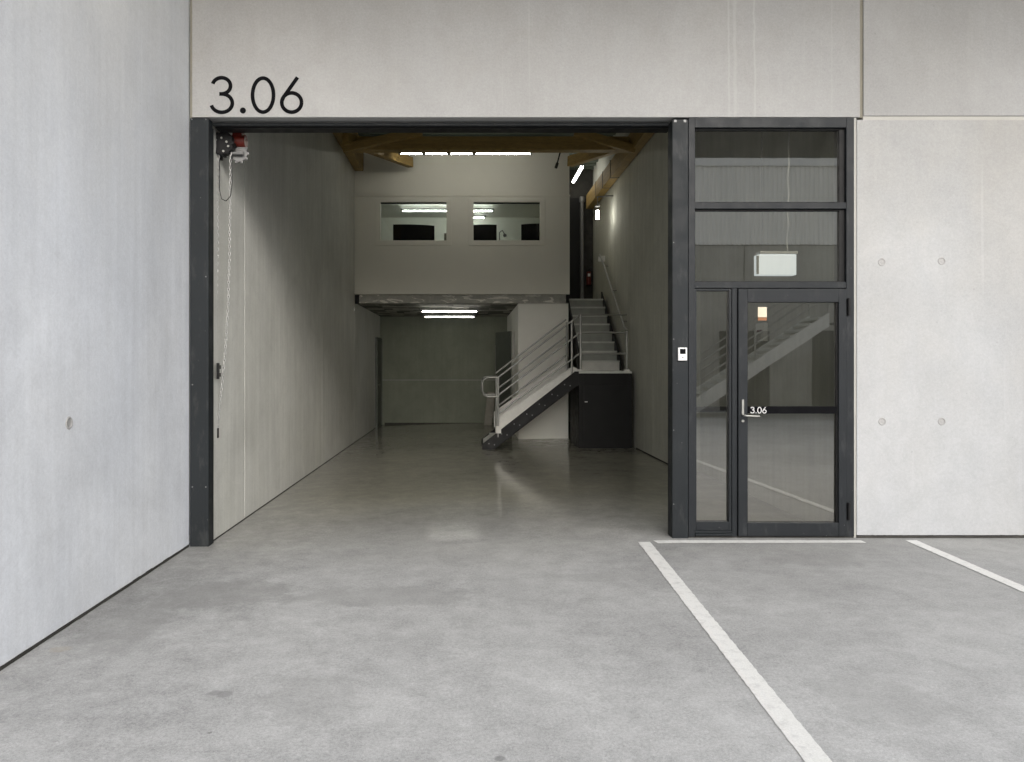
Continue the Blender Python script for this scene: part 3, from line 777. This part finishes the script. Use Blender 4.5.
for (a_, b_) in wins:
    fr = MB(); e = .105; yy0, yy1 = YM - .025, YM - .0155
    fr.box(a_ - e, b_ + e, yy0, yy1, wz1, wz1 + .07).box(a_ - e, b_ + e, yy0, yy1, wz0 - e, wz0)
    fr.box(a_ - e, a_, yy0, yy1, wz0, wz1).box(b_, b_ + e, yy0, yy1, wz0, wz1)
    w_ = fr.build('window', M['office'], t, .003)
    MB().box(a_, b_, YM + .02, YM + .05, wz1 - .022, wz1 - .001).build('blind_rail', M['black'], w_)
    g = MB(); g.add([(a_, YM + .06, wz0), (b_, YM + .06, wz0), (b_, YM + .06, wz1), (a_, YM + .06, wz1)], [(0, 1, 2, 3)]); g.build('pane', M['office_glass'], w_)
# desk and monitors in the office
t = thing('office_desk', (0, 9.1, zo0 + .02), 'pale desk top just behind the office windows', 'desk')
box(-1.9, 1.9, 8.72, 9.45, 3.68, 3.72).build('desk_top', M['desk'], t, .004)
for x in (-1.8, 0, 1.8): box(x - .03, x + .03, 8.8, 9.38, zo0 + .02, 3.68).build('leg', M['grey'], t)
def monitor(x0, x1, zt, y, label):
    t = thing('computer_monitor', ((x0 + x1) / 2, y, 3.72), label, 'monitor', 'black monitors behind the office windows')
    w = x1 - x0; mb = MB(); n = 12; poly = [(x0, 3.86), (x1, 3.86)] + [(x1 - w * k / n, zt - .05 * (k / n - .35) ** 2 - (.05 if x0 < -1 else 0) * (1 - k / n) * .8) for k in range(n + 1)]
    mb.prism(poly, y, y + .035); mb.build('screen', M['screen'], t, .003)
    box((x0 + x1) / 2 - .03, (x0 + x1) / 2 + .03, y + .036, y + .06, 3.73, 4.05).box((x0 + x1) / 2 - .16, (x0 + x1) / 2 + .16, y - .02, y + .16, 3.72, 3.735).build('stand', M['black'], t, .002)
monitor(-1.565, -.70, 4.46, 8.93, 'wide black monitor in the left office window')
monitor(.02, .60, 4.44, 8.93, 'black monitor at the left end of the right office window')
monitor(1.11, 1.75, 4.46, 8.93, 'black monitor at the right end of the right office window')
t = thing('desk_lamp', (.67, 9.0, 3.72), 'slim desk lamp beside the black monitor in the right office window', 'lamp')
MB().tube([(.67, 9.0, 3.73), (.66, 9.0, 4.28), (.72, 9.0, 4.33), (.77, 9.0, 4.24)], .012, 8).build('arm', M['grey'], t)
MB().cyl((.67, 9.0, 3.735), (0, 0, 1), .06, .02, 18).build('base', M['grey'], t)
MB().cyl((.775, 9.0, 4.22), (0.3, 0, -1), .035, .05, 14).build('lamp_head', M['grey'], t)
t = thing('cardboard_box', (-.5, 9.0, 3.72), 'small brown box at the right end of the left office window', 'box')
box(-.50, -.40, 8.95, 9.1, 3.722, 4.26).build('carton', M['board'], t, .004)
box(-.46, -.44, 8.948, 9.102, 3.73, 4.262).build('tape', M['seal_pale'], t)

# slab
t = thing('mezzanine_slab', (0, 10.8, 2.77), 'dark concrete mezzanine slab with peeling paint on its edge and blotchy underside', 'slab')
MB().box(XIL + .09, 2.0, YM + .03, YM + .14, 2.77, zo0 - .006).build('slab_edge', M['slabedge'], t, .006)
MB().box(XIL + .001, XOR - .02, YM + .141, YB - .001, 2.775, zo0 - .006).build('soffit', M['soffit'], t)
box(XIL + .002, XIL + .089, YM + .05, YM + .138, 2.76, zo0 - .006).build('end_gap', M['black'], t)
box(2.001, XOR - .01, YM + .0, YM + .12, 2.78, zo0 - .004).build('beam_end', M['black'], t)

# partition below the office
t = thing('partition_wall', (1.6, YM + .2, 0), 'pale painted partition under the office behind the lower stair flight', 'partition')
box(1.03, 2.055, YM + .06, YM + .14, -.02, 2.765).build('front_panel', M['partition'], t, .002)
MB().box(1.03, 1.12, YM + .141, 9.75, -.02, 2.765).box(1.03, 1.12, 10.6, 11.0, -.02, 2.765).box(1.03, 1.12, 11.9, YB - .01, -.02, 2.765).box(1.031, 1.119, 9.75, 10.6, 2.25, 2.765).box(1.031, 1.119, 11.0, 11.9, 2.25, 2.765).build('side_panel', M['partition'], t, .002)
box(1.10, 1.118, 9.74, 10.61, -.02, 2.26).box(1.10, 1.118, 10.99, 11.91, -.02, 2.26).build('dark_doorway', M['black'], t)
box(2.0, 2.055, YM + .141, YB - .01, -.02, 2.765).build('rear_panel', M['inner'], t)
t = thing('interior_door', (1.03, 10.95, 0), 'dark green door standing open from the partition under the office', 'door')
mb = MB(); mb.beam((1.02, 10.95, 1.14), (.70, 11.72, 1.14), .05, 2.32); mb.build('door_leaf', M['darkdoor'], t, .003)
MB().tube([(.76, 11.48, 1.05), (.70, 11.46, 1.05), (.745, 11.34, 1.05)], .011, 8).build('handle', M['steel'], t)
t = thing('leaning_board', (.6, 12.2, 0), 'pale raw board leaning near the open dark door at the back', 'board')
mb = MB(); mb.beam((.50, 12.2, -.03), (.60, 12.4, .80), .20, .03); mb.build('plank', M['board'], t, .003)
mb = MB(); mb.beam((.70, 12.0, -.03), (.72, 12.3, 2.0), .05, .03); mb.build('batten', M['seal_pale'], t, .003)

# ---------------------------------------------------------------- lights
def tube_light(a, b, label, m, hang=0, rad=.010, hm='grey', group=None):
    a = Vector(a); b = Vector(b)
    t = thing('tube_light', tuple((a + b) / 2), label, 'tube light', group)
    d = (b - a).normalized()
    MB().tube([a, b], rad, 10).build('tube', m, t)
    mb = MB(); up = Vector((0, 0, .045)); mb.beam(a - d * .03 + up, b + d * .03 + up, .05, .03); mb.build('housing', M[hm], t, .004)
    for e in (a, b): box(e.x - .018, e.x + .018, e.y - .018, e.y + .018, e.z - .018, e.z + .028).build('tube_socket', M['grey'], t)
    if hang:
        for k in (.15, .85):
            p = a.lerp(b, k); MB().tube([p + up, p + Vector((0, 0, hang))], .004, 6).build('suspension_wire', M['grey'], t)
    return t
g1 = 'tube lights under the mezzanine slab'
y1_ = 1.5 * D; 
tube_light(at(421.5, 311.6, 9.75), at(477.5, 311.6, 9.75), 'front and longer of two lit tubes under the mezzanine slab', M['tube_low'], 0)
tube_light(at(424.5, 317, 11.3), at(474.5, 317, 11.3), 'rear and shorter of two lit tubes under the mezzanine slab', M['tube_low'], 0)
for i, (a_, b_, w_) in enumerate(((400, 423, 'leftmost'), (424.6, 448, 'second from left'), (450, 473, 'second from right'), (475, 531, 'rightmost and longest'))):
    tube_light(at(a_, 153.8, 7.35), at(b_, 153.8, 7.35), w_ + ' lit tube in the row above the office front', M['tube'], 0, .009, 'black')
tube_light((2.53, 9.9, 5.9), (2.53, 11.25, 5.9), 'bright tube light above the upper stair hung beneath the roof', M['tube_stair'], .38, .035)
yo = 11.65
tube_light((at(402, 0, yo).x, yo, 5.28), (at(493, 0, yo).x, yo, 5.28), 'long ceiling tube light seen through both office windows', M['tube_office'])
yo = 12.5
tube_light((at(462, 0, yo).x, yo, 5.28), (at(485, 0, yo).x, yo, 5.28), 'short rear ceiling tube light seen in the right office window', M['tube_office'])
# wall lamp
p = at(597.5, 212, 8.95)
t = thing('wall_lamp', tuple(p), 'small bright bulkhead lamp high on the right wall beyond the stairs', 'wall lamp')
MB().tube([p + Vector((0, 0, -.15)), p + Vector((0, 0, .03))], .03, 14).build('diffuser', M['tube_lamp'], t)
MB().tube([p + Vector((0, 0, .14)), p + Vector((.0, 0, .32)), p + Vector((XIR - p.x, 0, .34))], .015, 8).build('bracket', M['grey'], t)
MB().cyl(p + Vector((0, 0, .13)), (0, 0, 1), .055, .03, 14).build('cap', M['grey'], t)

# ---------------------------------------------------------------- staircase
YS0, YS1 = 6.90, 7.81
XL0, XL1 = 2.01, 2.975
ZL = 1.40
st = thing('staircase', (1.6, 7.4, 0), 'black steel staircase with galvanised rails turning at a landing beside the right wall', 'staircase')
poly = [(.26, -.055), (.43, -.055), (1.98, 1.133), (2.01, 1.133), (2.01, 1.392), (1.94, 1.392), (.26, .075)]
o_ = MB().prism(poly, YS0, YS0 + .03).build('stringer', M['black'], st, .003)
for k in range(7):
    t_ = (k + .35) / 7; bx_ = .30 + 1.60 * t_; bz = .02 + 1.25 * t_
    MB().cyl((bx_, YS0 - .003, bz), (0, 1, 0), .011, .008, 10).build('bolt', M['grey'], o_)
    MB().cyl((bx_ + .10, YS0 - .003, bz - .02), (0, 1, 0), .011, .008, 10).build('bolt', M['grey'], o_)
MB().prism(poly, YS1 - .03, YS1).build('stringer', M['black'], st, .003)
def sp(px, py): v = at(px, py, YS0 + .04); return (v.x, v.z)
MB().prism([sp(498, 418), sp(498, 434), sp(572.5, 381), sp(577.5, 376), sp(577.5, 369), sp(572.5, 366.2)], YS0 + .034, YS0 + .046).build('side_plate', M['skirt'], st, .002)
MB().prism([(.50, .30), (.50, .60), (1.90, 1.62), (1.90, 1.30)], YS1 - .046, YS1 - .034).build('side_plate', M['skirt'], st, .002)
n = 6; going = (XL0 - .43) / n
for k in range(n):
    x = .43 + k * going; z = ZL * (k + 1) / (n + 1)
    MB().box(x - .02, x + going, YS0 + .05, YS1 - .05, z - .035, z).box(x, x + .008, YS0 + .05, YS1 - .05, z - ZL / (n + 1), z - .036).build('tread', M['tread'], st, .002)
MB().prism([(.29, -.02), (.428, -.02), (.428, .16), (.40, .16), (.29, .085)], YS0 + .04, YS1 - .05).build('starting_step', M['skirt'], st, .003)
# landing enclosure
o_ = MB().box(XL0 + .001, XL1, YS0, YS0 + .03, -.02, ZL - .045).box(XL0 + .001, XL0 + .03, YS0 + .031, YS1 + .2, -.02, ZL - .045).box(XL1 - .03, XL1, YS0 + .031, YS1 + .2, -.02, ZL - .045).build('landing_enclosure', M['black'], st, .004)
MB().box(XL0 + .085, XL0 + .089, YS0 - .002, YS0 + .001, .03, ZL - .06).box(XL0 + .09, XL1 - .02, YS0 - .010, YS0 - .001, .04, ZL - .26).build('cupboard_door', M['black'], o_, .002)
box(XL0 + .105, XL0 + .155, YS0 - .02, YS0 - .0105, .835, .85).build('door_pull', M['white'], o_)
box(XL0 + .001, XL1 + .0, YS0 - .004, YS1 - .001, ZL - .044, ZL).build('landing', M['tread'], st, .004)
# upper flight
n = 8; rise = (2.94 - ZL) / n; g_ = .25
for k in range(n):
    y = YS1 + k * g_; z = ZL + rise * (k + 1)
    tr_ = box(2.20, 2.93, y - .035, y + g_ - .03, z - .032, z).build('tread', M['tread'], st, .002)
    box(2.20, 2.93, y + .0, y + .006, z - rise + .001, z - .033).build('riser', M['skirt'] if k == 0 else M['riser'], tr_)
top = 2.94; ye_ = YS1 + n * g_
for x0_ in (2.16, 2.935):
    MB().prism_x([(YS1, ZL + .001), (YS1, ZL + .24), (ye_, top + .18), (ye_, top - .2), (YS1 + .3, ZL + .001)], x0_, x0_ + .03).build('stringer', M['black'], st, .002)
MB().box(2.10, XIR - .002, ye_ + .0, YB - .05, 2.80, 2.94).build('top_landing', M['tread'], st)
# rails
def rails(y, x1, zend, kx):
    rt = .017
    up_ = 0 if kx else .075
    zs0 = [1.273 + up_, .947 + up_, .610 + up_]; zs1 = [2.415 + up_, 2.089 + up_, 1.715 + up_]
    for a_, b_ in zip(zs0, zs1):
        f_ = (x1 - .533) / (2.025 - .533)
        MB().tube([(.533, y, a_), (x1, y, a_ + (b_ - a_) * f_)], rt, 10).build('rail', M['steel'], st)
    MB().tube([(.533, y, 1.283), (.36, y, 1.283), (.29, y, 1.25), (.262, y, 1.18), (.262, y, 1.03), (.29, y, .965), (.36, y, .937), (.533, y, .937)], .019, 10).build('end_loop', M['steel'], st)
    MB().tube([(.545, y, .20), (.545, y, 1.30)], .022, 10).build('post', M['steel'], st)
    MB().tube([(x1 + .015, y, zend), (x1 + .015, y, 2.43 if kx else 2.33)], .022, 10).build('post', M['steel'], st)
rails(YS0 + .02, 2.03, ZL, 1)
rails(YS1 - .06, 1.89, 1.25, 0)
MB().tube([(1.885, YS0 + .02, 1.30), (1.885, YS0 + .02, 2.31)], .02, 10).build('post', M['steel'], st)
yl = YS0 + .02
MB().tube([(2.045, yl, 2.42), (2.93, yl + .25, 2.44)], .016, 10).build('rail', M['steel'], st)
MB().tube([(2.045, yl, 2.094), (2.885, yl, 2.10)], .021, 10).build('rail', M['steel'], st)
MB().tube([(2.045, yl, 1.715), (2.885, yl, 1.715)], .019, 10).build('rail', M['steel'], st)
MB().tube([(2.885, yl, ZL), (2.885, yl, 2.12)], .022, 10).build('post', M['steel'], st)
for x in (2.045, 2.885): box(x - .05, x + .05, yl - .035, yl + .05, ZL + .001, ZL + .03).build('base_plate', M['skirt'], st, .003)
box(.50, .60, YS0 - .008, YS0 + .033, .27, .40).build('base_plate', M['skirt'], st, .003)
# wall handrail
t = thing('wall_handrail', (2.9, 8.3, 2.1), 'galvanised pipe handrail rising along the right wall above the upper flight', 'handrail')
MB().tube([(2.9, 6.97, 2.13), (2.91, 7.25, 2.20), (2.91, 9.7, 3.88), (2.91, 9.85, 3.93)], .021, 10).build('rail', M['steel'], t)
MB().tube([(2.905, 7.1, 1.55), (2.905, 7.1, 2.16)], .018, 10).build('post', M['steel'], t)
for y, z in ((7.6, 2.44), (8.6, 3.125), (9.5, 3.743)):
    MB().tube([(2.91, y, z - .01), (2.93, y, z - .09), (XIR, y, z - .10)], .009, 8).build('bracket', M['grey'], t)
t = thing('junction_box', (2.99, 9.85, 3.9), 'small white junction box at the upper end of the wall handrail', 'junction box')
box(2.90, XIR, 9.86, 9.95, 3.80, 3.92).build('housing', M['white'], t, .006)
box(2.895, 2.90, 9.875, 9.935, 3.82, 3.90).build('cover', M['white'], t, .002)

# beyond the stairs: pipe, dark door, extinguisher
YE = 11.45
t = thing('corridor_wall', (2.6, YE, 2.94), 'dark end wall of the upper corridor beside the office', 'wall')
box(XOR + .003, XIR - .002, YE, YE + .1, 2.945, ZI - .06).build('wall_panel', M['gap'], t)
box(2.10, at(579, 0, YE).x, YE - .03, YE - .001, 2.945, 5.55).build('door_leaf', M['black'], t, .003)
xp = at(581.6, 0, YE).x
t = thing('drain_pipe', (xp, YE - .08, 2.94), 'pale vertical pipe at the far end of the stair corridor', 'pipe')
MB().tube([(xp, YE - .08, 2.945), (xp, YE - .08, 5.5)], .045, 14).build('pipe', M['grey'], t)
MB().tube([(xp, YE - .08, 5.44), (xp, YE - .08, 5.56)], .07, 14).build('collar', M['grey'], t)
xe = at(588.7, 0, YE - .09).x; ze = at(0, 285, YE - .09).z; ye2 = YE - .09
t = thing('fire_extinguisher', (xe, ye2, ze), 'red fire extinguisher on the wall at the end of the upper corridor', 'fire extinguisher')
MB().tube([(xe, ye2, ze), (xe, ye2, ze + .02), (xe, ye2, ze + .32)], .055, 16).build('cylinder', M['red'], t)
MB().tube([(xe, ye2, ze + .32), (xe, ye2, ze + .37)], .03, 12).box(xe - .01, xe + .06, ye2 - .02, ye2 + .02, ze + .37, ze + .39).build('valve', M['black'], t)
MB().tube([(xe + .03, ye2, ze + .36), (xe + .08, ye2 - .02, ze + .3), (xe + .07, ye2 - .03, ze + .06)], .011, 8).build('hose', M['black'], t)
box(xe - .03, xe + .03, ye2 - .06, ye2 - .054, ze + .2, ze + .27).build('instruction_label', M['white'], t)

# notices on the right wall seen through the glass
def on_wall(px0, px1, py0, py1):
    ya = yof(px1, XR2); yb = yof(px0, XR2); r_ = (D + (ya + yb) / 2) / D
    return ya, yb, EYE - (py1 - VY) * S * r_, EYE - (py0 - VY) * S * r_
ya, yb, z0_, z1_ = on_wall(760, 768, 323, 341.5)
t = thing('switch_box', (XR2, (ya + yb) / 2, z0_), 'grey switch box below the cream notice on the door, seen through the door glass', 'switch box')
box(XR2 - .05, XR2, ya, yb, z0_, z1_).build('housing', M['white'], t, .005)
box(XR2 - .06, XR2 - .051, ya + .03, yb - .03, z0_ + .04, z0_ + .08).build('switch', M['white'], t, .003)
box(XR2 - .056, XR2 - .051, ya + .05, yb - .05, z0_ + .11, z0_ + .13).build('button', M['red'], t, .002)

# ---------------------------------------------------------------- canopy and the place behind the camera
t = thing('canopy', (4, -2, ZT), 'unseen concrete canopy slab projecting above the facade', 'canopy')
box(XL - .25, 14, -4.4, .2, ZT + .002, ZT + .25).build('slab', M['opp'], t)  # out of view; depth set to shade the facade top
YO = -17.5
t = thing('opposite_building', (4, YO, 0), 'grey building across the yard with corrugated cladding band', 'building')
MB().box(4.2, 17, YO - 9, YO, -.05, 5.38).build('wall', M['opp'], t)
cr = MB(); x = 4.2
while x < 16.9:
    cr.prism_z if False else None
    cr.add([(x, YO + .02, 5.4), (x + .03, YO + .07, 5.4), (x + .07, YO + .07, 5.4), (x + .10, YO + .02, 5.4), (x + .15, YO + .02, 5.4),
            (x, YO + .02, 7.95), (x + .03, YO + .07, 7.95), (x + .07, YO + .07, 7.95), (x + .10, YO + .02, 7.95), (x + .15, YO + .02, 7.95)],
           [(i, i + 1, i + 6, i + 5) for i in range(4)]); x += .15
cr.build('corrugated_cladding', M['corr'], t)
box(4.2, 17, YO, YO + .12, 7.955, 8.2).build('fascia', M['white'], t)
box(4.2, 17, YO - 9, YO - .05, 5.4, 9.4).build('upper_wall', M['gap'], t)
for x in (2.2, 5.2, 8.2, 11.2): MB().box(x, x + 1.6, YO + .001, YO + .03, -.02, 2.6).build('door', M['frame'], t)
for x in (5.0, 9.0, 13.0): MB().box(x - .015, x + .015, YO, YO + .01, -.02, 5.37).build('panel_joint', M['seal_dark'], t)
# a straight outdoor stair in front of it
def outdoor_stair(x0, y, wid, label):
    t = thing('outdoor_stair', (x0, y, 0), label, 'outdoor stair', 'concrete stairs across the yard')
    n = 16; gg, rs = .27, .18
    for yy in (y - wid, y):
        MB().prism([(x0, -.02), (x0 + .35, -.02), (x0 + n * gg, n * rs - .28), (x0 + n * gg, n * rs + .1), (x0, .2)], yy - .05, yy + .05).build('stringer', M['skirt'], t)
    sm = MB()
    for k in range(n): sm.box(x0 + k * gg, x0 + (k + 1) * gg + .02, y - wid + .051, y - .051, k * rs + .1, k * rs + .18)
    sm.build('treads', M['tread'], t)
    for yy in (y - wid, y):
        for hh in (1.1, .6): MB().tube([(x0 + .1, yy, hh + .1), (x0 + n * gg, yy, n * rs + hh)], .025, 8).build('rail', M['steel'], t)
        for k in (0.02, .5, 1.0): MB().tube([(x0 + .1 + k * (n * gg - .1), yy, k * n * rs + .15), (x0 + .1 + k * (n * gg - .1), yy, k * n * rs + 1.1)], .025, 8).build('post', M['steel'], t)
    MB().box(x0 + n * gg, x0 + n * gg + 1.6, y - wid - .05, y + .05, n * rs - .18, n * rs).build('landing', M['opp'], t)
    MB().box(x0 + n * gg + 1.3, x0 + n * gg + 1.55, y - wid, y, -.02, n * rs - .18).build('support_wall', M['opp'], t)
outdoor_stair(6.0, -14.6, 1.2, 'straight outdoor stair with white stringers across the yard')

# ---------------------------------------------------------------- camera, light, world
cam = bpy.data.cameras.new('camera'); co = bpy.data.objects.new('camera', cam); C.objects.link(co)
co.location = (0, -D, EYE); co.rotation_euler = (R(90), 0, 0)
cam.sensor_width = 36; cam.lens = FL / 1024 * 36
cam.shift_x = (512 - VX) / 1024; cam.shift_y = -(381 - VY) / 1024
cam.clip_start = .05; cam.clip_end = 2000
bpy.context.scene.camera = co

sun_el, sun_az = R(42), R(200)     # light comes from behind the viewer, from the right
sd = bpy.data.lights.new('sun', 'SUN'); sd.energy = 2.9; sd.angle = R(95); sd.color = (1, .99, .975)
so = bpy.data.objects.new('sun', sd); C.objects.link(so)
dvec = Vector((.26, -.92, .42)).normalized()   # towards the sun
so.rotation_euler = dvec.to_track_quat('Z', 'Y').to_euler()
W = bpy.data.worlds.new('World'); bpy.context.scene.world = W; W.use_nodes = True
nt = W.node_tree; bg = nt.nodes['Background']
sky = nt.nodes.new('ShaderNodeTexSky'); sky.sky_type = 'NISHITA'; sky.sun_disc = False
sky.sun_elevation = math.asin(dvec.z); sky.sun_rotation = math.atan2(dvec.x, dvec.y)
sky.dust_density = 4; sky.air_density = 1; sky.ozone_density = 1
hs = nt.nodes.new('ShaderNodeHueSaturation'); hs.inputs['Saturation'].default_value = .35
L(nt, sky.outputs[0], hs.inputs['Color']); L(nt, hs.outputs[0], bg.inputs[0])
bg.inputs[1].default_value = .31

sc = bpy.context.scene
sc.view_settings.view_transform = 'Standard'; sc.view_settings.look = 'None'; sc.view_settings.exposure = 0
sc.render.engine = 'CYCLES'
cy = sc.cycles
cy.use_denoising = True
try: cy.denoiser = 'OPENIMAGEDENOISE'
except Exception: pass
cy.max_bounces = 10; cy.diffuse_bounces = 8; cy.glossy_bounces = 4; cy.transparent_max_bounces = 12; cy.transmission_bounces = 6
cy.caustics_reflective = False; cy.caustics_refractive = False
cy.sample_clamp_indirect = 4
